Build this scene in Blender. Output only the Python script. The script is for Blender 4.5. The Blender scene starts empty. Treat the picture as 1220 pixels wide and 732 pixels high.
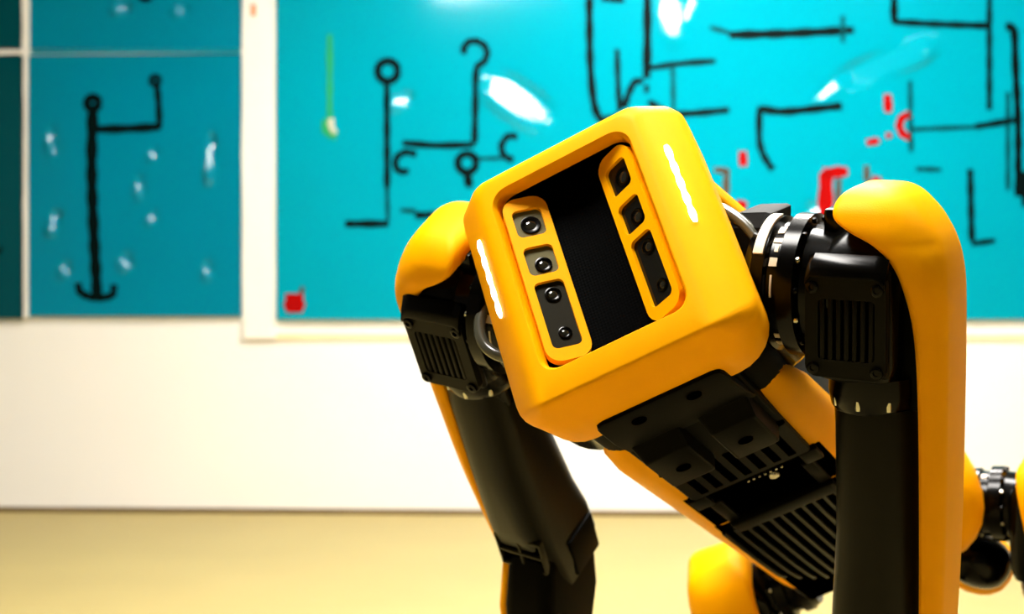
import bpy, bmesh, math, random
from mathutils import Matrix, Vector
random.seed(4)
scene = bpy.context.scene
V = Vector

# ------------------------------------------------------------------ camera, world, exposure
F_PX = 1800.0; CX, CY = 610.0, 366.0; CAM_H = 0.60
cam_d = bpy.data.cameras.new('camera'); cam = bpy.data.objects.new('camera', cam_d)
scene.collection.objects.link(cam); scene.camera = cam
cam.location = (0, 0, CAM_H); cam.rotation_euler = (math.pi/2, 0, 0)
cam_d.sensor_width = 36.0; cam_d.lens = F_PX/1220*36
cam_d.dof.use_dof = True; cam_d.dof.focus_distance = 1.07; cam_d.dof.aperture_fstop = 7.5
cam_d.clip_start = 0.02
w = bpy.data.worlds.new('world'); scene.world = w; w.use_nodes = True
w.node_tree.nodes['Background'].inputs[0].default_value = (1, .93, .8, 1)
w.node_tree.nodes['Background'].inputs[1].default_value = 0.02
vs = scene.view_settings
vs.view_transform = 'Standard'; vs.look = 'None'; vs.gamma = 1.0; vs.use_curve_mapping = False
vs.exposure = 0.0
# ceiling lamps (x, y, half size, radiance); the glowing diffusers are built further down
LAMP_Z = 2.33
LAMPS = [(0.50, 1.80, .28, 88.0), (0.48, 3.15, .28, 102.0), (-.45, 1.00, .28, 84.0), (1.7, 0.9, .28, 10.0)]
LAMP_COL = (1.0, .965, .90)

# ------------------------------------------------------------------ materials
def mat(name, base, rough=.5, metal=0., spec=.5, emit=None, emit_s=0., coat=0., noise=0., nscale=60., bump=0., bscale=300., tex='noise', alpha=1., trans=0.):
    m = bpy.data.materials.new(name); m.use_nodes = True
    nt = m.node_tree; b = nt.nodes['Principled BSDF']
    b.inputs['Base Color'].default_value = (*base, 1); b.inputs['Roughness'].default_value = rough
    b.inputs['Metallic'].default_value = metal; b.inputs['Specular IOR Level'].default_value = spec
    b.inputs['Coat Weight'].default_value = coat; b.inputs['Alpha'].default_value = alpha
    b.inputs['Transmission Weight'].default_value = trans
    if emit:
        b.inputs['Emission Color'].default_value = (*emit, 1); b.inputs['Emission Strength'].default_value = emit_s
    tc = None
    if noise or bump:
        tc = nt.nodes.new('ShaderNodeTexCoord')
    if noise:
        n = nt.nodes.new('ShaderNodeTexNoise'); n.inputs['Scale'].default_value = nscale; n.inputs['Detail'].default_value = 4
        nt.links.new(tc.outputs['Object'], n.inputs['Vector'])
        r = nt.nodes.new('ShaderNodeMapRange')
        r.inputs['To Min'].default_value = 1-noise; r.inputs['To Max'].default_value = 1+noise
        nt.links.new(n.outputs['Fac'], r.inputs['Value'])
        mx = nt.nodes.new('ShaderNodeVectorMath'); mx.operation = 'SCALE'
        mx.inputs[0].default_value = base; nt.links.new(r.outputs[0], mx.inputs['Scale'])
        nt.links.new(mx.outputs[0], b.inputs['Base Color'])
    if bump:
        if tex == 'hex':
            n = nt.nodes.new('ShaderNodeTexVoronoi'); n.inputs['Randomness'].default_value = .15
            out = n.outputs['Distance']
        else:
            n = nt.nodes.new('ShaderNodeTexNoise'); out = n.outputs['Fac']
        n.inputs['Scale'].default_value = bscale
        nt.links.new(tc.outputs['Object'], n.inputs['Vector'])
        bp = nt.nodes.new('ShaderNodeBump'); bp.inputs['Strength'].default_value = bump; bp.inputs['Distance'].default_value = .001
        nt.links.new(out, bp.inputs['Height']); nt.links.new(bp.outputs[0], b.inputs['Normal'])
    return m
M = {}
M['yellow'] = mat('yellow_plastic', (.95, .395, .0), .46, spec=.05, noise=.05, nscale=35, bump=.12, bscale=900)
M['black'] = mat('black_plastic', (.0011, .0009, .0003), .52, spec=.035, noise=.25, nscale=40, bump=.1, bscale=700)
M['gloss'] = mat('glossy_black_plastic', (.0006, .0005, .0003), .2, spec=.14)
M['void'] = mat('cavity_shade_black', (.0001, .0001, .0001), .9, spec=.0)  # near-black: shade inside holes and recesses put into the colour
M['mesh'] = mat('black_face_mesh', (.0004, .0004, .0004), .6, spec=.015, bump=.25, bscale=420, tex='hex')
M['bar'] = mat('dark_grey_bar_plastic', (.018, .016, .007), .4, spec=.1)
M['thigh'] = mat('satin_black_plastic', (.0042, .0036, .0014), .38, spec=.13, noise=.2, nscale=30)
M['pod'] = mat('matt_black_motor_plastic', (.0040, .0036, .0016), .45, spec=.08, noise=.2, nscale=60)
M['conduit'] = mat('grey_conduit_rubber', (.05, .05, .035), .22, spec=.6)
M['metal'] = mat('bolt_metal', (.55, .53, .45), .22, metal=1.)
M['label'] = mat('white_label_tape', (.62, .52, .37), .5)
M['led'] = mat('white_led_bar', (1, 1, 1), .4, emit=(1, .97, .85), emit_s=6.)
M['window'] = mat('smoked_sensor_glass', (.13, .115, .055), .35, spec=.08, noise=.2, nscale=90)
M['window_mid'] = mat('grey_sensor_glass', (.016, .0145, .009), .35, spec=.06)
M['window_dark'] = mat('dark_sensor_glass', (.004, .004, .003), .12, spec=.4)
M['lens'] = mat('lens_glass', (.012, .011, .007), .06, spec=.6)
M['rubber'] = mat('black_rubber', (.012, .012, .011), .8)
M['wall'] = mat('white_wall_paint', (.87, .845, .80), .7, noise=.03, nscale=3, bump=.05, bscale=40)
M['shell'] = mat('fill_cutting_dark_paint', (.16, .14, .11), .8, noise=.05, nscale=2)  # out-of-view walls kept dark to cut light bounced onto the robot
M['floor'] = mat('cream_floor_vinyl', (.40, .31, .115), .5, spec=.2, noise=.08, nscale=2.5, bump=.04, bscale=60)
M['gap_shade'] = mat('gap_shade_brown', (.16, .10, .035), .7, noise=.3, nscale=8)
M['ceil'] = mat('fill_cutting_ceiling_paint', (.2, .19, .16), .8, noise=.03, nscale=3)  # ceiling greyed down for less bounced light
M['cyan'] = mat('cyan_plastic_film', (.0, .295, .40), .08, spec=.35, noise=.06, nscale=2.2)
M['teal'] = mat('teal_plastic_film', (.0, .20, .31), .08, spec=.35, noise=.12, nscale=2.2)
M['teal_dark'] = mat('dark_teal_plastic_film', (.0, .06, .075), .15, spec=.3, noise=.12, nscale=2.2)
M['tape'] = mat('white_tape', (.86, .83, .77), .45, noise=.04, nscale=6)
M['tape_old'] = mat('yellowed_tape', (.86, .72, .45), .4, noise=.15, nscale=9)
M['ink'] = mat('black_marker_ink', (.0, .004, .004), .5, spec=.05)
M['ink_thin'] = mat('thin_dark_marker_ink', (.0, .05, .06), .5, spec=.05)
M['ink_red'] = mat('red_marker_ink', (.32, .002, .002), .5, spec=.03)
M['ink_green'] = mat('green_marker_ink', (.01, .30, .10), .5, spec=.2)
M['ink_brown'] = mat('brown_marker_ink', (.07, .04, .02), .5, spec=.2)
M['ink_white'] = mat('pale_marker_ink', (.55, .55, .42), .5, spec=.2)
M['frame'] = mat('lamp_frame_metal', (.8, .8, .8), .5)

# ------------------------------------------------------------------ helpers
WM = {}
def link(name, me, material, parent=None, W=None, smooth=35):
    o = bpy.data.objects.new(name, me); scene.collection.objects.link(o)
    if me is not None and material is not None and len(me.materials) == 0: me.materials.append(material)
    W = W or Matrix.Identity(4); WM[o.name] = W.copy()
    if parent is not None:
        o.parent = parent; o.matrix_basis = WM[parent.name].inverted() @ W
    else: o.matrix_basis = W
    return o
def finish(bm, smooth=35):
    bmesh.ops.remove_doubles(bm, verts=bm.verts, dist=1e-6)
    bmesh.ops.recalc_face_normals(bm, faces=bm.faces)
    me = bpy.data.meshes.new('part'); bm.to_mesh(me); bm.free()
    if smooth:
        me.polygons.foreach_set('use_smooth', [True]*len(me.polygons)); me.set_sharp_from_angle(angle=math.radians(smooth))
    return me
def loft(bm, loops, cap0=True, cap1=True, closed=True):
    rows = [[bm.verts.new(p) for p in lp] for lp in loops]
    n = len(rows[0])
    for a, b in zip(rows, rows[1:]):
        for i in range(n if closed else n-1):
            j = (i+1) % n
            bm.faces.new((a[i], a[j], b[j], b[i]))
    if cap0: bm.faces.new(rows[0])
    if cap1: bm.faces.new(rows[-1])
    return bm
def rrect(x0, x1, y0, y1, r, seg=5, radii=None):
    """rounded rectangle outline, corners TR, TL, BL, BR"""
    rs = radii or (r, r, r, r); pts = []
    mx = min(x1-x0, y1-y0)/2*.98 if radii is None else min(x1-x0, y1-y0)*.8
    for k, (cxs, cys, a0) in enumerate(((x1, y1, 0), (x0, y1, 90), (x0, y0, 180), (x1, y0, 270))):
        rr = min(rs[k], mx); ox = cxs - rr if cxs == x1 else cxs + rr; oy = cys - rr if cys == y1 else cys + rr
        for s in range(seg+1):
            a = math.radians(a0 + 90*s/seg); pts.append((ox + rr*math.cos(a), oy + rr*math.sin(a)))
    return pts
def box_bm(bm, x0, x1, y0, y1, z0, z1, bev=0., seg=2):
    if bev <= 0:
        loft(bm, [[(x0, y0, z), (x1, y0, z), (x1, y1, z), (x0, y1, z)] for z in (z0, z1)]); return bm
    b = min(bev, (x1-x0)/2.05, (y1-y0)/2.05, (z1-z0)/2.05)
    lp = []
    for s in range(seg+1):
        a = math.pi/2*s/seg; ins = b*(1-math.sin(a)); zz = z0 + b*(1-math.cos(a))
        lp.append([(p[0], p[1], zz) for p in rrect(x0+ins, x1-ins, y0+ins, y1-ins, max(b-ins, b*.15)+.0001, 3)])
    for s in range(seg+1):
        a = math.pi/2*(1-s/seg); ins = b*(1-math.sin(a)); zz = z1 - b*(1-math.cos(a))
        lp.append([(p[0], p[1], zz) for p in rrect(x0+ins, x1-ins, y0+ins, y1-ins, max(b-ins, b*.15)+.0001, 3)])
    loft(bm, lp); return bm
def box(*a, bev=0., smooth=35):
    bm = bmesh.new(); box_bm(bm, *a, bev=bev); return finish(bm, smooth)
def lathe(profile, axis='x', seg=40, arc=(0, 360), smooth=35):
    """profile (t, r) along the axis"""
    bm = bmesh.new(); full = arc[1]-arc[0] >= 359.9
    n = seg if full else seg+1; loops = []
    for t, r in profile:
        lp = []
        for i in range(n):
            a = math.radians(arc[0] + (arc[1]-arc[0])*i/seg); c, s = r*math.cos(a), r*math.sin(a)
            lp.append({'x': (t, c, s), 'y': (c, t, s), 'z': (c, s, t)}[axis])
        loops.append(lp)
    if full: loft(bm, loops)
    else:
        loft(bm, loops + [loops[0]], False, False, closed=False)
        rows_n = len(profile)
        bm.verts.ensure_lookup_table()
        bm.faces.new([bm.verts[k*n] for k in range(rows_n)]); bm.faces.new([bm.verts[k*n+n-1] for k in range(rows_n)])
    return finish(bm, smooth)
def tube(path, r, seg=12, smooth=60):
    pts = [V(p) for p in path]; bm = bmesh.new(); loops = []
    ref = None
    for i, p in enumerate(pts):
        t = (pts[min(i+1, len(pts)-1)] - pts[max(i-1, 0)]).normalized()
        if ref is None: ref = t.orthogonal().normalized()
        ref = (ref - t*ref.dot(t)).normalized(); b = t.cross(ref)
        rr = r[i] if isinstance(r, (list, tuple)) else r
        loops.append([p + (ref*math.cos(k*2*math.pi/seg) + b*math.sin(k*2*math.pi/seg))*rr for k in range(seg)])
    loft(bm, loops); return finish(bm, smooth)
def spline(pts, n=8):
    pts = [V(p) for p in pts]; out = []
    for i in range(len(pts)-1):
        p0, p1, p2, p3 = pts[max(i-1, 0)], pts[i], pts[i+1], pts[min(i+2, len(pts)-1)]
        for k in range(n):
            t = k/n
            out.append(.5*((2*p1) + (p2-p0)*t + (2*p0-5*p1+4*p2-p3)*t*t + (3*p1-p0-3*p2+p3)*t**3))
    out.append(pts[-1]); return out
def tag(o, label, cat, group=None):
    o['label'] = label; o['category'] = cat
    if group: o['group'] = group
    return o
def struct(o, label=None, cat=None):
    o['kind'] = 'structure'
    if label: o['label'] = label; o['category'] = cat
    return o

# ------------------------------------------------------------------ the room
WA = V((-610/F_PX*4.426, 4.426, 0)); WB = V((610/F_PX*4.286, 4.286, 0))
ws = (WB-WA).normalized(); wn = V((ws.y, -ws.x, 0))           # along the wall, out of the wall towards the room
MW = Matrix((( ws.x, wn.x, 0, WA.x), (ws.y, wn.y, 0, WA.y), (0, 0, 1, 0), (0, 0, 0, 1)))   # wall coordinates: s, out, z
def on_wall(px, py):
    d = V(((px-CX)/F_PX, 1, (CY-py)/F_PX)); o = V((0, 0, CAM_H))
    t = (WA-o).dot(wn)/d.dot(wn); p = o + d*t
    return ((p-WA).dot(ws), p.z)
struct(link('floor', box(-3.4, 4.4, -2.6, 4.6, -.05, 0), M['floor']), 'cream vinyl floor below the white wall', 'floor')
struct(link('wall_back', box(-2.4, 5.4, -.14, 0, 0, 2.4), M['wall'], None, MW), 'white painted wall behind the blue sheets', 'wall')
struct(link('wall_left', box(-3.5, -3.4, -2.6, 4.7, 0, 2.4), M['shell']), 'unseen side wall on the left, darkened to cut fill light', 'wall')
struct(link('wall_right', box(4.4, 4.5, -2.6, 4.7, 0, 2.4), M['shell']), 'unseen side wall on the right, darkened to cut fill light', 'wall')
struct(link('wall_front', box(-3.5, 4.5, -2.7, -2.6, 0, 2.4), M['shell']), 'unseen wall behind the viewer, darkened to cut fill light', 'wall')
struct(link('ceiling', box(-3.5, 4.5, -2.7, 4.7, 2.4, 2.5), M['ceil']), 'unseen ceiling with square lamps, darkened to cut fill light', 'ceiling')
struct(link('wall_foot_shade', box(-2.3, 5.3, -.001, .008, 0, .015, bev=.002), M['gap_shade'], None, MW), 'thin dark brown strip standing in for the shadow gap at the foot of the white wall', 'shadow_gap')  # brown strip put in for the shadow line where wall meets floor
LAMP_WORDS = ['square ceiling lamp straight above the robot', 'square ceiling lamp nearest the wall with the blue sheets',
              'square ceiling lamp at the left end of the room', 'square ceiling lamp at the right of the viewer']
for (lx, ly, hs, rad), words in zip(LAMPS, LAMP_WORDS):
    W = Matrix.Translation((lx, ly, LAMP_Z))
    e = link('ceiling_lamp', None, None, None, W)
    tag(e, words, 'lamp', 'square ceiling lamps')
    dm = mat('lamp_diffuser_glow', (.9, .9, .9), .5, emit=LAMP_COL, emit_s=rad)
    link('diffuser', box(-hs, hs, -hs, hs, -.004, .0), dm, e, W)
    bm = bmesh.new()
    for a in ((-hs-.03, hs+.03, -hs-.03, -hs), (-hs-.03, hs+.03, hs, hs+.03), (-hs-.03, -hs, -hs, hs), (hs, hs+.03, -hs, hs)):
        box_bm(bm, *a, -.01, .07)
    box_bm(bm, -hs, hs, -hs, hs, .02, .07)
    link('lamp_frame', finish(bm), M['frame'], e, W)

# ------------------------------------------------------------------ sheets on the wall
KEY = V((LAMPS[0][0], LAMPS[0][1], LAMP_Z))
BUMPS = []
def dent(px, py, rx, ry, ang=0., k=1., lamp=KEY):
    """a dent in the film that leans its surface towards the lamp; sizes in metres along the wall"""
    s, z = on_wall(px, py); p = WA + ws*s + V((0, 0, z))
    hv = ((lamp-p).normalized() + (V((0, 0, CAM_H))-p).normalized()).normalized()
    g = (-hv.dot(ws)/hv.dot(wn)*k, -hv.z/hv.dot(wn)*k)
    BUMPS.append((s, z, rx, ry, math.radians(ang), g))
def smooth(x): x = max(0., min(1., x)); return x*x*(3-2*x)
def disp(s, z):
    d = .016 + .0015*math.sin(3.1*s+1.7*z) + .0012*math.sin(7.3*z-2.2*s+1) + .0008*math.sin(11*s+5*z)
    for s0, z0, rx, ry, a, g in BUMPS:
        ds, dz = s-s0, z-z0
        if abs(ds) > 2.2*max(rx, ry) or abs(dz) > 2.2*max(rx, ry): continue
        c, n = math.cos(a), math.sin(a)
        q = (abs((ds*c+dz*n)/rx)**3 + abs((-ds*n+dz*c)/ry)**3)**(1/3)
        d += (g[0]*ds + g[1]*dz)*(1-smooth((q-.95)/.55))
    return d
def px2m(n): return n*4.35/F_PX
# blown highlights of the photograph: crinkles in the film
dent(616, 121, px2m(36), px2m(19), -35)
dent(478, 122, px2m(13), px2m(7), 25)
dent(799, 22, px2m(12), px2m(28), 8); dent(821, 12, px2m(5), px2m(18), -12)
dent(992, 104, px2m(22), px2m(8), 40); dent(1058, 76, px2m(45), px2m(13), 20, .58)
dent(972, 255, px2m(11), px2m(10), 0, .95)
dent(66, 266, px2m(5.4), px2m(12.2), -15, .95); dent(151, 313, px2m(6.8), px2m(8.1), 20, .95); dent(248, 323, px2m(5.4), px2m(9.5), 20, .95)
dent(252, 190, px2m(4.7), px2m(23.0), -3, .93); dent(182, 261, px2m(5.4), px2m(6.8), 0, .93); dent(168, 225, px2m(5.4), px2m(12.2), 10, .90)
dent(145, 12, px2m(9.5), px2m(5.4), 10, .9); dent(216, 14, px2m(8.1), px2m(5.4), 0, .9); dent(63, 170, px2m(5.4), px2m(16.2), 10, .88)
dent(79, 322, px2m(5.4), px2m(8.1), 0, .9); dent(183, 185, px2m(5.4), px2m(6.8), 0, .88)

def sheet(name, x0, x1, y0, y1, material, label, step=.009, top=None):
    """film spanning pixel columns x0..x1 and rows y0..y1 on the wall"""
    s0, zb = on_wall(x0, y1); s1, zb2 = on_wall(x1, y1); _, zt = on_wall((x0+x1)/2, y0)
    if top: zt = top
    ns = max(2, int((s1-s0)/step)); nz = max(2, int((zt-zb)/step))
    verts, faces = [], []
    for j in range(nz+1):
        for i in range(ns+1):
            u = i/ns; s = s0+(s1-s0)*u; z = (zb+(zb2-zb)*u)*(1-j/nz) + zt*j/nz
            verts.append((s, disp(s, z), z))
    for j in range(nz):
        for i in range(ns):
            a = j*(ns+1)+i; faces.append((a, a+1, a+ns+2, a+ns+1))
    n = len(verts); rim = [i for i in range(ns+1)] + [j*(ns+1)+ns for j in range(1, nz+1)] + [nz*(ns+1)+i for i in range(ns-1, -1, -1)] + [j*(ns+1) for j in range(nz-1, 0, -1)]
    for k in rim: verts.append((verts[k][0], .002, verts[k][2]))
    for k in range(len(rim)):
        k2 = (k+1) % len(rim); faces.append((rim[k2], rim[k], n+k, n+k2))
    me = bpy.data.meshes.new(name); me.from_pydata(verts, [], faces)
    bm = bmesh.new(); bm.from_mesh(me); bmesh.ops.recalc_face_normals(bm, faces=bm.faces); bm.to_mesh(me); bm.free()
    me.polygons.foreach_set('use_smooth', [True]*len(me.polygons)); me.set_sharp_from_angle(angle=math.radians(50))
    o = link(name, me, material, None, MW); return tag(o, label, 'sheet', 'coloured film sheets on the wall')
def stroke(parent, pts, wpx, ink='ink', closed=False, name='marker_stroke'):
    """a drawn line: a thin ribbon of ink lying on the film"""
    p = [V((*on_wall(*q), 0)) for q in pts]
    if len(p) > 2: p = spline(p, 6)
    else: p = [p[0].lerp(p[1], k/8) for k in range(9)]
    dense = [p[0]]
    for a, b in zip(p, p[1:]):
        m = max(1, int((b-a).length/.012)); dense += [a.lerp(b, k/m) for k in range(1, m+1)]
    p = dense; hw = px2m(wpx)*.57; verts, faces = [], []
    n = len(p)
    for i, q in enumerate(p):
        t = (p[min(i+1, n-1)]-p[max(i-1, 0)]); t = t.normalized() if t.length > 1e-9 else V((1, 0, 0))
        b = V((-t.y, t.x, 0)); hh = hw*(1+.12*math.sin(i*1.3+len(pts)))*(.8 if i in (0, n-1) else 1)
        for k in (-1, 0, 1):
            r = q + b*hh*k; verts.append((r.x, disp(r.x, r.y)+.0016, r.y))
    for i in range(n-1):
        for k in (0, 1): a = i*3+k; faces.append((a, a+1, a+4, a+3))
    me = bpy.data.meshes.new(name); me.from_pydata(verts, [], faces)
    me.polygons.foreach_set('use_smooth', [True]*len(me.polygons))
    return link(name, me, M[ink], parent, MW)
def ring(parent, x, y, r, wpx, ink='ink', a0=0, a1=360):
    stroke(parent, [(x+r*math.cos(math.radians(a0+(a1-a0)*k/12)), y-r*math.sin(math.radians(a0+(a1-a0)*k/12))) for k in range(13)], wpx, ink)

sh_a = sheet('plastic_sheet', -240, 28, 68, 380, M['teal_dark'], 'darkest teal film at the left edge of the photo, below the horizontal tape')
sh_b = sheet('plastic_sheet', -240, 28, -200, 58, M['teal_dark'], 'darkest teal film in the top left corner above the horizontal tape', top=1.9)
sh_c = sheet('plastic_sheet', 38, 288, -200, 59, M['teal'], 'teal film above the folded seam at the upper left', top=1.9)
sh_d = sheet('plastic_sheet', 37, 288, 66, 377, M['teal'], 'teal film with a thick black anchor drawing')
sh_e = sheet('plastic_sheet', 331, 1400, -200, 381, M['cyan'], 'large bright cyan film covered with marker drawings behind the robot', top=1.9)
# the folded lip along the seam between the two teal films
s0, z0 = on_wall(40, 63.5); s1, z1 = on_wall(288, 62.5)
fold = link('fold', tube([(s0+(s1-s0)*k/20, .019, z0+(z1-z0)*k/20+.002*math.sin(k/20*3.14)) for k in range(21)], .0055), M['cyan'], sh_d, MW)

for pts, wd in (([(113, 128), (112, 200), (114, 270), (118, 352)], 12), ([(118, 155), (155, 154), (193, 152)], 9), ([(192, 154), (191, 125), (189, 103)], 7),
                ([(95, 337), (98, 348), (107, 353), (118, 355), (130, 354), (137, 350), (138, 339)], 8)):
    stroke(sh_d, pts, wd)
ring(sh_d, 113, 124, 7, 9); ring(sh_d, 187, 97, 5, 6)
stroke(sh_c, [(168, -4), (175, 1), (182, -2)], 6); stroke(sh_a, [(0, 297), (4, 301)], 9)
E1 = sh_e
ring(E1, 463, 86, 12, 8)
for pts, wd, ink in (
    ([(394, 42), (394, 90), (394, 142)], 6, 'ink_green'), ([(391, 143), (388, 153), (395, 161), (402, 163)], 8, 'ink_green'), ([(396, 142), (395, 153), (401, 160)], 7, 'ink_white'),
    ([(462, 98), (462, 170), (462, 225)], 7, 'ink'), ([(462, 225), (463, 264)], 5, 'ink_thin'), ([(412, 267), (464, 267)], 8, 'ink'),
    ([(553, 66), (555, 55), (565, 50), (577, 55), (581, 66), (576, 76), (568, 84), (567, 120), (566, 172)], 7, 'ink'),
    ([(566, 173), (520, 174), (480, 171)], 7, 'ink'), ([(497, 185), (484, 182), (474, 188), (472, 198), (478, 205), (488, 204)], 7, 'ink'),
    ([(557, 207), (560, 224)], 9, 'ink'), ([(571, 190), (600, 189)], 4, 'ink_thin'), ([(617, 164), (606, 163), (598, 174), (601, 186), (612, 192)], 7, 'ink'),
    ([(478, 251), (497, 252)], 5, 'ink_thin'), ([(495, 257), (552, 255)], 8, 'ink'),
    ([(702, -4), (703, 70), (707, 120), (714, 141), (724, 143), (738, 139)], 8, 'ink'), ([(771, -4), (771, 45), (770, 95)], 9, 'ink'),
    ([(735, 60), (736, 95), (738, 134)], 6, 'ink'), ([(743, 130), (749, 112), (756, 99), (766, 98)], 7, 'ink'), ([(716, 0), (744, 2)], 6, 'ink'),
    ([(767, 107), (773, 107)], 9, 'ink'), ([(770, 83), (810, 77), (852, 74)], 6, 'ink'), ([(801, 82), (802, 132)], 5, 'ink_thin'),
    ([(772, 122), (786, 130), (803, 137), (868, 132)], 7, 'ink'), ([(868, 43), (940, 41), (1016, 37)], 9, 'ink'), ([(868, 40), (845, 34)], 5, 'ink_thin'),
    ([(1003, 20), (1003, 52)], 5, 'ink_thin'), ([(904, 128), (904, 168), (910, 188), (920, 203)], 7, 'ink'), ([(904, 130), (930, 134), (965, 131), (1002, 127)], 8, 'ink'),
    ([(1064, -4), (1064, 27)], 8, 'ink'), ([(1062, 27), (1120, 30), (1180, 32)], 7, 'ink'), ([(1177, -4), (1177, 132)], 6, 'ink'),
    ([(1196, 34), (1206, 37), (1208, 80), (1211, 150), (1211, 235)], 8, 'ink'), ([(1083, 97), (1084, 182)], 5, 'ink_thin'),
    ([(1086, 155), (1160, 152)], 5, 'ink_thin'), ([(1160, 152), (1207, 144)], 7, 'ink'), ([(1154, 202), (1156, 288)], 7, 'ink'), ([(1156, 291), (1184, 287)], 6, 'ink'),
    ([(1199, 110), (1199, 228)], 5, 'ink_thin'), ([(1219, 205), (1219, 247)], 8, 'ink'), ([(1090, 202), (1120, 203)], 5, 'ink_thin'),
    ([(850, 203), (866, 204)], 6, 'ink_brown'), ([(865, 202), (864, 238)], 7, 'ink_brown'),
    ([(884, 181), (885, 199)], 9, 'ink_red'), ([(1056, 113), (1057, 135)], 9, 'ink_red'), ([(1031, 171), (1046, 168)], 7, 'ink_red'), ([(1054, 163), (1061, 162)], 6, 'ink_red'),
    ([(1084, 137), (1074, 141), (1070, 151), (1075, 161), (1083, 164)], 8, 'ink_red'), ([(983, 206), (982, 264)], 15, 'ink_red'), ([(979, 207), (1009, 205)], 11, 'ink_red'),
    ([(984, 261), (1002, 261)], 9, 'ink_red'), ([(998, 214), (997, 246)], 6, 'ink_brown'), ([(1031, 198), (1031, 218)], 6, 'ink_brown'), ([(1037, 214), (1048, 220)], 10, 'ink_red'),
    ([(876, 243), (889, 246)], 9, 'ink_red'), ([(352, 350), (352, 373)], 21, 'ink_red'), ([(362, 342), (360, 350)], 5, 'ink_brown')):
    stroke(E1, pts, wd, ink)
ring(E1, 557, 195, 11, 8)

# tapes and strips on the wall
def strip(name, x0, y0, x1, y1, out, material, label, wob=.0):
    sa, za = on_wall(x0, y1); sb, zb = on_wall(x1, y0); bm = bmesh.new()
    vert = abs(zb-za) > abs(sb-sa); n = 16; loops = []
    for k in range(n+1):
        t = k/n; j = wob*math.sin(k*1.7+x0) + wob*.6*math.sin(k*.7)
        if vert: z = za+(zb-za)*t; loops.append([(sa+j, .001, z), (sa+j, out, z), (sb-j*.5, out, z), (sb-j*.5, .001, z)])
        else: s = sa+(sb-sa)*t; loops.append([(s, .001, za+j), (s, out, za+j), (s, out, zb-j*.5), (s, .001, zb-j*.5)])
    loft(bm, loops)
    return tag(link(name, finish(bm, 30), material, None, MW), label, 'tape', 'tape strips on the wall')
strip('tape_strip', 29, -180, 38, 68, .021, M['tape'], 'wider white vertical tape at top left above the tape crossing', .001)
strip('tape_strip', 31, 68, 36, 379, .021, M['tape'], 'thin white vertical tape between the dark and the teal film', .001)
strip('tape_strip', -240, 61, 29, 68, .021, M['tape'], 'short white horizontal tape at the upper left edge', .001)
t = strip('tape_strip', 290, -180, 329, 404, .012, M['tape'], 'broad white vertical strip between the teal and the cyan film', .002)
stroke_pts = [(303, 8), (303, 17)]
bm = bmesh.new(); a = on_wall(300, 20); b = on_wall(306, 6); box_bm(bm, a[0], b[0], .011, .0135, a[1], b[1])
o = link('orange_mark', finish(bm), mat('orange_mark_ink', (.8, .25, .08), .5), t, MW)
strip('tape_strip', 293, 398, 1400, 406, .005, M['tape_old'], 'yellowed horizontal tape along the wall under the cyan film', .001)

# ------------------------------------------------------------------ the robot: frames
R = Matrix(((0.8626675, 0.4405753, -0.2483911), (-0.2724343, 0.8185551, 0.5057144), (0.4261271, -0.3685931, 0.8261688)))
T = V((.054, 1.092, .039+CAM_H))
MB = Matrix.Translation(T) @ R.to_4x4()                        # robot frame: x to its left, y to its tail, z up; origin in the face
RX, RY, RZ = R.col[0], R.col[1], R.col[2]
W0 = Matrix.Translation((.33, 1.40, 0))
robot = link('robot_dog', None, None, None, W0)
tag(robot, 'yellow and black four-legged robot with its boxy head tilted to one side', 'robot')
def part(name, me, m, parent=robot, W=MB): return link(name, me, M[m], parent, W)

# head shell: rounded box with a deep rectangular opening
def ol(hw, zb, zt, rt, rb, y, seg=6):
    return [(p[0], y, p[1]) for p in rrect(-hw, hw, zb, zt, 0, seg, (rt, rt, rb, rb))]
bm = bmesh.new()
loft(bm, [ol(.0578, -.0743, .0848, .014, .012, .034), ol(.0578, -.0743, .0848, .014, .012, .013), ol(.0570, -.0735, .0840, .014, .012, .0125), ol(.0570, -.0735, .0840, .014, .012, .003), ol(.0590, -.0755, .0860, .015, .013, .0),
          ol(.0640, -.0945, .0950, .014, .003, .0), ol(.0672, -.0963, .0984, .0135, .004, .0007), ol(.0700, -.0972, .1006, .0125, .005, .0022), ol(.0733, -.0977, .1022, .012, .007, .0046),
          ol(.0762, -.0980, .1032, .012, .009, .0074), ol(.0935, -.0992, .1060, .015, .022, .0260),
          ol(.0968, -.0995, .1058, .016, .028, .0340), ol(.0965, -.1000, .1045, .017, .031, .0420),
          ol(.0930, -.1000, .0990, .020, .034, .078), ol(.089, -.097, .0955, .020, .032, .084), ol(.080, -.085, .086, .02, .02, .085)], True, True)
head = part('head_shell', finish(bm, 38), 'yellow')
head['label'] = 'yellow rounded box head with chamfered edges'
# face panel: shallow V of black mesh inside the opening
bm = bmesh.new()
o_, i_ = (.0577, -.0742, .0847, .014, .012), (.0558, -.0723, .0828, .013, .011)
loft(bm, [ol(*o_, .0128), ol(*o_, .033), ol(*i_, .033), ol(*i_, .0128), ol(*o_, .0128)], False, False)
part('face_liner', finish(bm, 30), 'void')
bm = bmesh.new(); loops = []
for z in (-.073, .0835):
    loops.append([(-.0565, .018, z), (-.024, .026, z), (0, .028, z), (.024, .026, z), (.0565, .018, z), (.0565, .031, z), (-.0565, .031, z)])
loft(bm, loops); panel = part('face_panel', finish(bm, 20), 'mesh')
panel['label'] = 'black mesh face panel between the two sensor strips'
# light bars
for s in (-1, 1):
    pts = []
    for k in range(25):
        z = .060 - .070*k/24
        pts.append((s*.0800, .0112, z))
    rad = [.0016 + .0013*abs(math.sin(k/24*math.pi*5)) for k in range(25)]
    lb = part('light_bar', tube(pts, rad, 10), 'led'); lb['label'] = 'glowing white light bar'
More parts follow.
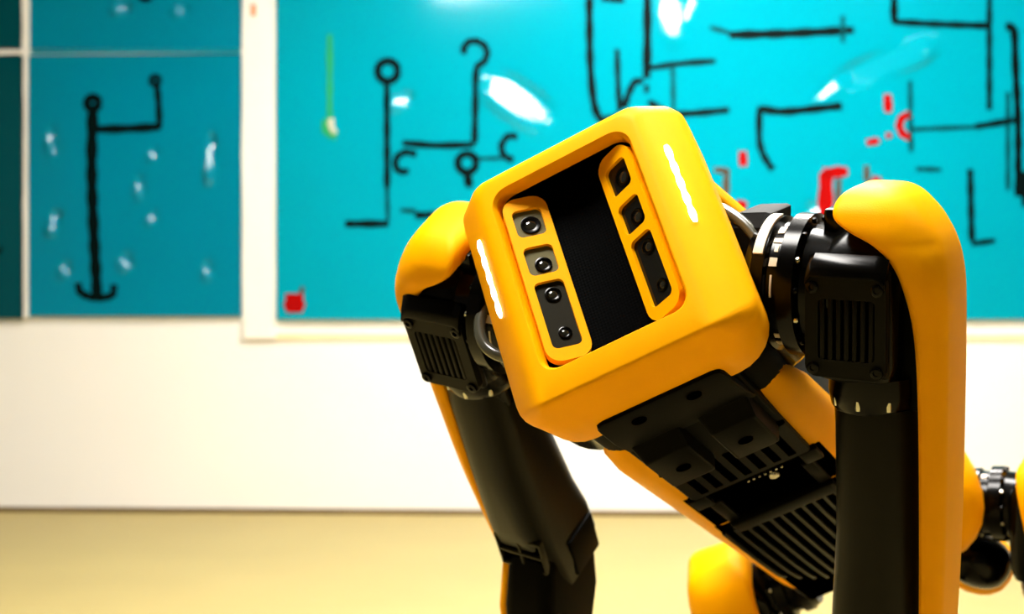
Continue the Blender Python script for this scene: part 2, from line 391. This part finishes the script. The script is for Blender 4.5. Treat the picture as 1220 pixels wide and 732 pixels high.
# sensor strips: orange-yellow frames leaning inwards, each with three windows
def sensor_strip(s):
    a = math.atan2(.016, .032)
    U = V((-s*math.cos(a), math.sin(a), 0)); N = V((-s*math.sin(a), -math.cos(a), 0)); Z = V((0, 0, 1))
    O = V((s*.0385, .0135, 0))
    Wl = MB @ Matrix(((U.x, Z.x, N.x, O.x), (U.y, Z.y, N.y, O.y), (U.z, Z.z, N.z, O.z), (0, 0, 0, 1)))
    bm = bmesh.new()
    zt, zb, hw = .079, -.0665, .0172
    wins = [(.0430, .0680), (.0080, .0335), (-.0560, .0015)]
    # frame plate with three rounded openings: outer rim plus strips between windows, sharing one outline
    outer = rrect(-hw, hw, zb, zt, .0115, 5)
    box_parts = []
    hwi = .0112
    def ringmesh(o, i, t0, t1):
        loft(bm, [[(p[0], p[1], t0) for p in o], [(p[0], p[1], t1) for p in o], [(p[0], p[1], t1) for p in i], [(p[0], p[1], t0) for p in i], [(p[0], p[1], t0) for p in o]], False, False)
    cuts = [zt, (wins[0][0]+wins[1][1])/2, (wins[1][0]+wins[2][1])/2, zb]
    for k, (w0, w1) in enumerate(wins):
        top, bot = cuts[k], cuts[k+1]
        o = rrect(-hw, hw, bot, top, 0, 5, ((.0115, .0115, .0002, .0002) if k == 0 else (.0002,)*4 if k == 1 else (.0002, .0002, .0115, .0115)))
        ringmesh(o, rrect(-hwi, hwi, w0, w1, .0045, 5), -.006, .001)
    bmesh.ops.remove_doubles(bm, verts=bm.verts, dist=1e-5)
    st = part('sensor_strip', finish(bm, 30), 'yellow', robot, Wl)
    st['label'] = 'upright orange-yellow sensor strip with three windows'
    for k, (w0, w1) in enumerate(wins):
        bm = bmesh.new(); loft(bm, [[(p[0], p[1], t) for p in rrect(-hwi-.0006, hwi+.0006, w0-.0006, w1+.0006, .0048, 5)] for t in (-.005, -.0022)])
        part('sensor_window', finish(bm), ('window', 'window', 'window_mid')[k] if s < 0 else 'window_dark', st, Wl)
    for z, r in ((.0545, .0078), (.0175, .0066), (-.0095, .0062), (-.0430, .0050)):
        WL = Wl @ Matrix.Translation((s*-.001 if s < 0 else -.002, z, -.0022))
        part('lens_ring', lathe([(0, r*.55), (0, r), (.0010, r), (.0012, r*.86), (.0004, r*.6), (0.0002, .0001)], 'z', 24), 'gloss', st, WL)
        part('lens', lathe([(0, r*.62), (.0005, r*.52), (.0008, r*.28), (.0009, .0002)], 'z', 20, smooth=60), 'lens', st, WL)
sensor_strip(-1); sensor_strip(1)
# tiny glints of dust screws on the mesh are left to the material

# body: black core, yellow top shell, yellow belly shell
def section(y, hw, zb, zt, rt, rb, seg=6): return ol(hw, zb, zt, rt, rb, y, seg)
bm = bmesh.new()
loft(bm, [section(.080, .070, -.080, .078, .02, .02), section(.12, .080, -.084, .080, .02, .02), section(.70, .080, -.084, .080, .02, .02), section(.735, .06, -.06, .07, .02, .02)])
core = part('body_core', finish(bm), 'black')
bm = bmesh.new()
loft(bm, [section(.092, .070, .060, .090, .012, .01), section(.105, .085, .062, .095, .014, .01), section(.20, .096, .064, .098, .016, .012), section(.45, .098, .062, .1, .016, .012),
          section(.66, .096, .06, .098, .016, .012), section(.74, .082, .05, .088, .016, .012), section(.757, .06, .055, .08, .01, .01)])
top = part('top_shell', finish(bm, 40), 'yellow')
bm = bmesh.new(); loops = []
for y, hw, zb, zt in ((.150, .074, -.083, -.070), (.165, .082, -.0865, -.066), (.20, .087, -.0885, -.061), (.30, .089, -.089, -.052), (.55, .089, -.089, -.040),
                      (.64, .089, -.088, -.03), (.70, .088, -.083, -.02), (.74, .080, -.070, -.01), (.757, .062, -.05, -.015)):
    loops.append(section(y, hw, zb, zt, .008, .038, 7))
loft(bm, loops); belly = part('belly_shell', finish(bm, 40), 'yellow')
# rounded flank over the hind hip
bm = bmesh.new(); loops = []
for k in range(13):
    a = math.pi*k/12; rr = math.sin(a)
    loops.append([(.092+.058*max(rr, .02)*math.cos(t*math.pi/12-math.pi/2), .66-.085*math.cos(a), -.034+.074*max(rr, .02)*math.sin(t*math.pi/12-math.pi/2)) for t in range(24)])
loft(bm, loops); part('hip_fairing', finish(bm, 60), 'yellow')

for s in (-1, 1):
    part('hip_roll_motor', lathe([(.098, .001), (.098, .040), (.106, .048), (.180, .050), (.196, .044), (.196, .001)], 'y', 32, smooth=40), 'gloss', robot, MB @ Matrix.Translation((s*.070, 0, -.016)))
# belly plate with bosses, slots and screw holes (dark inlays, not cut in)
bm = bmesh.new()
lp = []
for z, ins in ((-.0840, 0), (-.0925, 0), (-.0940, .0015)):
    lp.append([(p[0], p[1], z) for p in rrect(-.0555+ins, .0555-ins, .086+ins, .285-ins, 0, 4, (.004, .004, .009, .009))])
loft(bm, lp); plate = part('belly_plate', finish(bm, 30), 'black'); plate['label'] = 'black underside plate with two square bosses'
bm = bmesh.new(); lo = []
for y, zb, zt, hw in ((.0560, -.1008, -.0985, .044), (.0570, -.1026, -.0985, .047), (.0590, -.1030, -.0985, .0498), (.0640, -.1030, -.0985, .0515), (.0700, -.1030, -.0985, .052), (.100, -.1022, -.0960, .053), (.135, -.0960, -.0925, .054)):
    lo.append([(-hw, y, zt), (-hw, y, zb+.001), (-hw+.001, y, zb), (hw-.001, y, zb), (hw, y, zb+.001), (hw, y, zt)])
loft(bm, lo); part('front_flange', finish(bm, 25), 'black', plate)
for s in (-1, 1):
    bm = bmesh.new(); lo = []
    for z, x0, x1, y0, y1 in ((-.093, .0075, .0500, .112, .212), (-.1000, .0080, .0485, .128, .210), (-.1070, .0095, .0470, .140, .207), (-.1078, .0108, .0455, .1415, .2055)):
        lo.append([(s*p[0], p[1], z) for p in rrect(x0, x1, y0, y1, .004, 3)])
    loft(bm, lo); b = part('boss', finish(bm, 25), 'black', plate)
    part('screw_hole_shade', lathe([(-.1084, .0062), (-.1070, .0062)], 'z', 20), 'void', plate, MB @ Matrix.Translation((s*.027, .176, 0)))  # black disc set on the surface; its colour stands for shade in the hole
    part('screw_hole_shade', lathe([(-.1036, .0058), (-.0990, .0058)], 'z', 20), 'void', plate, MB @ Matrix.Translation((s*.0225, .075, 0)))
    part('screw_hole_shade', lathe([(-.0945, .0048), (-.0930, .0048)], 'z', 20), 'void', plate, MB @ Matrix.Translation((s*.0510, .205, 0)))
for k in range(7):
    x = -.0405 + .0135*k
    part('slot_shade', box(x-.0036, x+.0036, .216, .276, -.0946, -.0925, bev=.0006), 'void', plate)  # black strip on the plate, coloured as the shade in a slot
# battery bay: recessed floor, frame bar, release button, contacts, lengthwise ribs
bay = part('battery_bay', box(-.064, .064, .285, .372, -.0900, -.080, bev=.002), 'void')
part('bay_button', lathe([(-.0935, .0001), (-.0930, .0042), (-.0915, .0050), (-.088, .0050)], 'z', 20), 'metal', bay, MB @ Matrix.Translation((.014, .308, 0)))
for k in range(7):
    part('contact', lathe([(-.0938, .0001), (-.0932, .0012), (-.0915, .0015), (-.088, .0015)], 'z', 10), 'metal', bay, MB @ Matrix.Translation((-.006+.0052*k, .294, 0)))
for s in (-1, 1):
    part('bay_cheek', box(min(s*.043, s*.060), max(s*.043, s*.060), .283, .310, -.0945, -.0885, bev=.002), 'black', bay)
    part('bay_latch', box(min(s*.038, s*.050), max(s*.038, s*.050), .310, .372, -.0930, -.0885, bev=.003), 'black', bay)
batt = part('battery', box(-.067, .067, .372, .690, -.0895, -.070, bev=.004), 'void')
part('battery_bar', box(-.0500, .0500, .366, .392, -.0975, -.0885, bev=.003), 'black', batt)
for k in range(13):
    x = -.064 + .01067*k; end = .675 - .06*abs(x/.060)**2
    pts = [(x, .393, -.0915), (x, .45, -.0925), (x, .55, -.0922), (x*.97, end-.03, -.0905), (x*.94, end, -.084)]
    bm = bmesh.new(); lo = []
    for p in spline(pts, 5): lo.append([(p.x-.0016, p.y, p.z), (p.x+.0016, p.y, p.z), (p.x+.0021, p.y, -.083), (p.x-.0021, p.y, -.083)])
    loft(bm, lo); part('battery_rib', finish(bm, 40), 'pod', batt)

# ------------------------------------------------------------------ legs (leg frame: u outwards, v to the front, w up; origin on the hip axis)
LT, LL, FR = .338, .337, .028
def leg(hip, h, t, side, rear=False, cs=0.):
    """hip: world point, h: hinge direction outwards, t: thigh direction downwards"""
    h = h.normalized(); t = (t - h*t.dot(h)).normalized()
    f = h.cross(t)
    if f.y > 0: f = -f                                          # the side that faces the photographer
    W = Matrix(((h.x, f.x, -t.x, hip.x), (h.y, f.y, -t.y, hip.y), (h.z, f.z, -t.z, hip.z), (0, 0, 0, 1)))
    P = lambda n, me, m, parent=robot, WW=None: link(n, me, M[m], parent, WW or W)
    vs_ = -1 if rear else 1                                     # hind legs carry their motor grille at the back
    # hip drum between the body and the thigh
    ds = .70 if rear else .94
    WD = W @ Matrix.Translation((0, 0, 0 if rear else -.011))
    D = lambda n, me, m, parent=None: link(n, me, M[m], parent or robot, WD)
    drum = D('hip_drum', lathe([(u_, r_*ds) for u_, r_ in ((-.078, .001), (-.078, .046), (-.072, .050), (-.070, .0535), (-.060, .0545), (-.058, .050), (-.050, .050), (-.048, .0575), (-.036, .0575), (-.033, .050), (-.024, .048), (-.012, .046), (.0, .044), (.0, .001))], 'x', 48, smooth=28), 'gloss')
    if not rear:
        hb = bmesh.new(); lo = []
        for u_, w0_, w1_, v0_, v1_ in ((-.104, -.02, .048, -.05, .014), (-.098, -.02, .052, -.05, .018), (-.074, -.01, .054, -.045, .022), (-.070, -.01, .053, -.042, .022)):
            lo.append([(u_, v0_, w0_), (u_, v1_, w0_), (u_, v1_+.004, w0_+.02), (u_, v1_-.008, w1_-.010), (u_, v1_-.020, w1_), (u_, v0_, w1_)])
        loft(hb, lo); D('hip_bracket', finish(hb, 20), 'black', drum)
        D('hip_label_glint', lathe([(-.0690, .0525*ds), (-.0690, .0560*ds), (-.0615, .0560*ds), (-.0615, .0525*ds)], 'x', 30, (35, 92)), 'label', drum)
    for a0, a1, u0, u1 in ((62, 72, -.057, -.052), (50, 55, -.0575, -.049), (40, 47, -.055, -.052), (26, 34, -.057, -.051), (-2, 18, -.0550, -.0535), (-66, -58, -.058, -.051), (-48, -42, -.056, -.051))[:(1 if rear else 9)]:
        D('hip_label_glint', lathe([(u0, .0495*ds), (u0, .0508*ds), (u1, .0508*ds), (u1, .0495*ds)], 'x', 8, (a0, a1)), 'label', drum)  # hind drums keep one pale bit, painted in for a glint
    for k in range(14):
        a = 2*math.pi*k/14+.1
        P('drum_bolt', lathe([(-.036, .0024), (-.0335, .0024), (-.0325, .0016), (-.0325, .0001)], 'x', 10), 'metal' if k % 4 == 1 else 'gloss', drum, WD @ Matrix.Translation((0, .0535*ds*math.cos(a), .0535*ds*math.sin(a))))
    # thigh motor housing
    bm = bmesh.new(); lo = []
    for w_, u0, u1, v0, v1, r in ((-.090, -.024, .034, -.034, .026, .02), (-.085, -.031, .038, -.041, .034, .018), (-.072, -.034, .040, -.044, .038, .016), (.010, -.034, .040, -.044, .038, .016),
                                  (.022, -.030, .040, -.044, .033, .016), (.038, -.020, .038, -.042, .020, .018), (.048, -.008, .034, -.034, .010, .018), (.052, .004, .028, -.026, .0, .01)):
        vv = (v0, v1) if not rear else (-v1, -v0)
        lo.append([(p[0], p[1], w_) for p in rrect(u0, u1, vv[0], vv[1], r, 6)])
    WP = W @ Matrix.Diagonal((.87, 1, .87, 1))
    loft(bm, lo); pod = P('thigh_motor_housing', finish(bm, 40), 'gloss', robot, WP)
    # grille cover: plate, raised frame, slats, screws, brow
    vf = .038*vs_
    def fb(u0, u1, w0, w1, d0, d1, bev): 
        a, b = sorted((vf+vs_*d0, vf+vs_*d1)); return box(u0, u1, a, b, w0, w1, bev=bev)
    cover = P('grille_plate', fb(-.032, .037, -.080, .013, -.004, .004, .004), 'pod', pod, WP)
    fr = bmesh.new(); o = rrect(-.0315, .0365, -.079, .012, .010, 5); i = rrect(-.0205, .0275, -.064, -.0125, .004, 5); d0, d1 = vf+vs_*.003, vf+vs_*.010
    loft(fr, [[(p[0], d0, p[1]) for p in o], [(p[0], d1, p[1]) for p in o], [(p[0], d1, p[1]) for p in i], [(p[0], d0, p[1]) for p in i], [(p[0], d0, p[1]) for p in o]], False, False)
    P('grille_frame', finish(fr, 30), 'pod', pod, WP)
    P('grille_shade', fb(-.0205, .0275, -.064, -.0125, .0038, .0046, 0), 'void', pod, WP)  # near-black sheet that paints the shade between the slats
    for k in range(7):
        u = -.0205 + .0480*(k+.5)/7; cut = .008 if k in (0, 6) else 0
        P('grille_slat', fb(u-.0021, u+.0021, -.0642, -.0123, .0042, .0096, .0010), 'pod', pod, WP)
    bw = bmesh.new(); lo = []
    for u, e in ((-.031, .006), (-.026, .0), (.026, .0), (.031, .002), (.036, .008)):
        lo.append([(u, vf+vs_*.001, .024-e*.4), (u, vf+vs_*.0085, .018-e), (u, vf+vs_*.0125, .010-e), (u, vf+vs_*.0125, .006-e), (u, vf+vs_*.002, .004-e)])
    loft(bw, lo); P('brow', finish(bw, 30), 'gloss', pod, WP)
    for u, w_ in ((-.0250, -.003), (.0295, -.003), (-.0240, -.0715), (.0295, -.0715)):
        P('housing_screw', lathe([(0, .0052), (.0022, .0052), (.0026, .0046), (.0026, .0026), (.0012, .0024), (.0012, .0001)], 'y', 16), 'gloss', pod,
          WP @ Matrix.Translation((u, vf+vs_*.0098, w_)) @ Matrix.Diagonal((1, vs_, 1, 1)))
    # clip on top of the housing
    if not rear: P('top_clip', box(-.030, -.006, -.004, .012, .036, .056, bev=.003), 'gloss', pod, WP)
    # collar with bolts
    col = P('thigh_collar', lathe([(-.074, .001), (-.074, .034), (-.088, .0345), (-.098, .0325), (-.102, .030), (-.120, .029), (-.120, .001)], 'z', 40, smooth=28), 'gloss', robot, W @ Matrix.Translation((.010, -.002*vs_, 0)))
    for k in range(9):
        a = 2*math.pi*k/9+.28
        P('collar_bolt', lathe([(-.0975, .0001), (-.0972, .0020), (-.094, .0024), (-.090, .0024)], 'z', 10), 'metal', col, W @ Matrix.Translation((.010+.0318*math.cos(a), -.002*vs_+.0318*math.sin(a), 0)))
    # thigh
    bm = bmesh.new(); lo = []
    for w_, u0, u1, v0, v1, r in ((-.098, -.018, .042, -.036, .028, .026), (-.115, -.018, .044, -.044, .030, .028), (-.20, -.017, .045, -.056, .030, .028), (-.270, -.020, .044, -.062, .028, .024),
                                  (-.305, -.022, .043, -.064, .020, .014), (-.335, -.024, .042, -.064, .014, .012), (-.362, -.022, .040, -.054, .008, .012), (-.370, -.012, .034, -.040, .002, .01)):
        vv = (v0, v1) if not rear else (-v1, -v0)
        lo.append([(p[0], p[1], w_) for p in rrect(u0, u1, vv[0], vv[1], r, 6)])
    loft(bm, lo); thigh = P('thigh', finish(bm, 35), 'thigh')
    if not rear:
        # louvre window above the knee
        P('louvre_back', box(-.015, .031, .013, .0215, -.322, -.284, bev=.001), 'void', thigh)
        for w_ in (-.284, -.303, -.322): P('louvre_bar', box(-.017, .033, .017, .0245, w_-.0016, w_+.0016, bev=.0005), 'bar', thigh)
        for u in (-.0165, .008, .0325): P('louvre_bar', box(u-.0012, u+.0012, .017, .024, -.323, -.283, bev=.0004), 'bar', thigh)
        P('knee_hollow_shade', box(-.013, .030, .003, .0155, -.364, -.326, bev=.003), 'void', thigh)  # solid near-black block standing in for a shaded hollow
        P('knee_cover', box(-.0255, -.020, -.054, -.010, -.358, -.312, bev=.002), 'black', thigh)
    P('gap_fill_plate', box(.026, .054+cs, -.046, .012, -.100, .030, bev=.006), 'black')  # black plate added to block light showing between housing and cover
    # yellow cover
    bm = bmesh.new(); lo = []
    if not rear:
        tab = ((.0665, .004, .018, -.018, .000, .006), (.0650, -.004, .028, -.032, .012, .016), (.060, -.0105, .037, -.042, .024, .026), (.052, -.0130, .045, -.048, .033, .032), (.044, -.0105, .0510, -.052, .037, .034),
               (.036, .001, .0560, -.053, .039, .035), (.027, .018, .0605, -.053, .039, .034), (.014, .0310, .0645, -.053, .038, .032), (-.006, .0395, .0670, -.053, .036, .028), (-.04, .0455, .0675, -.052, .030, .022),
               (-.10, .0480, .0675, -.052, .025, .019), (-.20, .0490, .0670, -.050, .021, .015), (-.285, .0480, .0640, -.050, .014, .013), (-.335, .047, .061, -.042, .008, .010), (-.362, .046, .055, -.028, -.006, .007))
    else:
        tab = ((.058, .002, .036, -.020, .012, .012), (.052, -.012, .050, -.036, .028, .02), (.040, -.018, .058, -.046, .042, .026), (.015, -.016, .064, -.052, .052, .028), (-.02, -.010, .066, -.054, .056, .028),
               (-.07, -.004, .066, -.052, .056, .026), (-.12, .006, .066, -.050, .050, .022), (-.18, .018, .065, -.046, .042, .018), (-.26, .030, .064, -.040, .032, .014), (-.33, .042, .06, -.03, .02, .008))
    rows = []
    for k in range(len(tab)-1):
        p0, p1, p2, p3 = tab[max(k-1, 0)], tab[k], tab[k+1], tab[min(k+2, len(tab)-1)]
        for q in range(4):
            x = q/4; rows.append([.5*(2*b_+(c_-a_)*x+(2*a_-5*b_+4*c_-d_)*x*x+(3*b_-a_-3*c_+d_)*x**3) for a_, b_, c_, d_ in zip(p0, p1, p2, p3)])
    for w_, u0, u1, v0, v1, r in rows + [tab[-1]]:
        vv = (v0, v1)
        lo.append([(p[0]+cs, p[1], w_) for p in rrect(u0, u1, vv[0], vv[1], 0, 7, (r, .006, .006, r*.7))])
    loft(bm, lo); cv = P('thigh_cover', finish(bm, 50), 'yellow'); cv['label'] = 'yellow outer thigh cover with a rounded shoulder'
    # lower leg and foot
    knee = hip + t*LT + h*.002
    need = FR - knee.z
    best = None
    for k in range(720):
        a = 2*math.pi*k/720; d = t*math.cos(a) + f*math.sin(a); e = abs(d.z*LL - need)
        if math.sin(a) < .02: continue
        if best is None or e < best[0]-.003: best = (e, d)
    d = best[1]; g = h.cross(d)
    if g.y > 0: g = -g
    WK = Matrix(((h.x, g.x, -d.x, knee.x), (h.y, g.y, -d.y, knee.y), (h.z, g.z, -d.z, knee.z), (0, 0, 0, 1)))
    P('knee_joint', lathe([(-.022, .001), (-.022, .022), (-.018, .025), (.018, .025), (.022, .022), (.022, .001)], 'x', 28), 'gloss', robot, WK)
    bm = bmesh.new(); lo = []
    for w_, hu, hv, r in ((.034, .018, .040, .008), (.018, .028, .060, .014), (-.04, .030, .068, .014), (-.09, .028, .060, .012), (-.15, .018, .026, .010), (-.25, .0125, .013, .009), (-LL+.02, .011, .0115, .008)):
        lo.append([(p[0], p[1], w_) for p in rrect(-hu*.8, hu, -hv, hv*.5, r, 5)])
    loft(bm, lo); P('shin', finish(bm, 40), 'black', robot, WK)
    gd = bmesh.new(); lo = []
    for w_, u0_, hv in ((.012, .029, .014), (.0, .031, .026), (-.05, .033, .030), (-.10, .030, .022), (-.125, .026, .008)):
        lo.append([(p[0], p[1], w_) for p in rrect(u0_, u0_+.008, -hv, hv*.7, .003, 3)])
    loft(gd, lo); P('shin_guard', finish(gd, 40), 'yellow', robot, WK)
    P('foot', lathe([(-LL-FR, .0005), (-LL-FR*.92, FR*.40), (-LL-FR*.7, FR*.72), (-LL-FR*.3, FR*.96), (-LL, FR), (-LL+FR*.45, FR*.88), (-LL+FR*.9, FR*.6), (-LL+FR*1.4, FR*.5), (-LL+FR*1.4, .0005)], 'z', 24, smooth=60), 'rubber', robot, WK)
    return W

def hinge(s, a):
    """the hip axis of side s swung by a degrees about the body's length"""
    a = math.radians(a); return (RX*s*math.cos(a) + RZ*math.sin(a)).normalized()
def hip_pt(x, y, z): return MB @ V((x, y, z))
CAMV = V((0, 0, CAM_H))
hL = hinge(1, -31.5); WFL = leg(V((.2588, 1.1161, .0251))+CAMV, hL, V((.041, .207, -.978)), 1)
hR = hinge(-1, 37.4); WFR = leg(V((-.0399, 1.2597, .0142))+CAMV, hR, V((.235, .585, -.78)), -1, False, -.010)
hRL = hinge(1, -25); leg(hip_pt(.055, .73, -.01)+hRL*.152, hRL, V((.05, .10, -1)), 1, True)
hRR = hinge(-1, 6); leg(hip_pt(-.055, .73, -.01)+hRR*.110+V((.038, 0, -.030)), hRR, V((.20, .45, -.85)), -1, True)
hm = Matrix.Translation((.513, 1.66, CAM_H-.279)) @ Matrix.Rotation(math.radians(20), 4, 'Y')
ell = lambda rx, ry, n=10: [(-rx*math.cos(math.pi*k/n), max(.0003, ry*math.sin(math.pi*k/n)**.7)) for k in range(n+1)]
part('hip_motor', lathe(ell(.034, .030), 'x', 28, smooth=60), 'gloss', robot, hm)
part('hip_motor_cover', lathe(ell(.038, .036), 'x', 28, smooth=60), 'yellow', robot, Matrix.Translation((.008, .030, -.006)) @ hm)
# cable conduits looping from the head to the front hips
for s, W in ((1, WFL), (-1, WFR)):
    pts = [(s*.072, .096, .050), (s*.088, .092, .040), (s*.102, .090, .014), (s*.1065, .090, -.014), (s*.101, .090, -.034), (s*.086, .092, -.046), (s*.066, .098, -.048)]
    if s < 0: pts = [(-.078, .090, .048), (-.098, .080, .050), (-.112, .072, .042), (-.1200, .069, .026), (-.1195, .069, .008), (-.109, .071, -.006), (-.094, .080, -.010), (-.076, .090, -.010)]
    part('cable_conduit', tube(spline(pts, 8), .0048, 14), 'conduit')
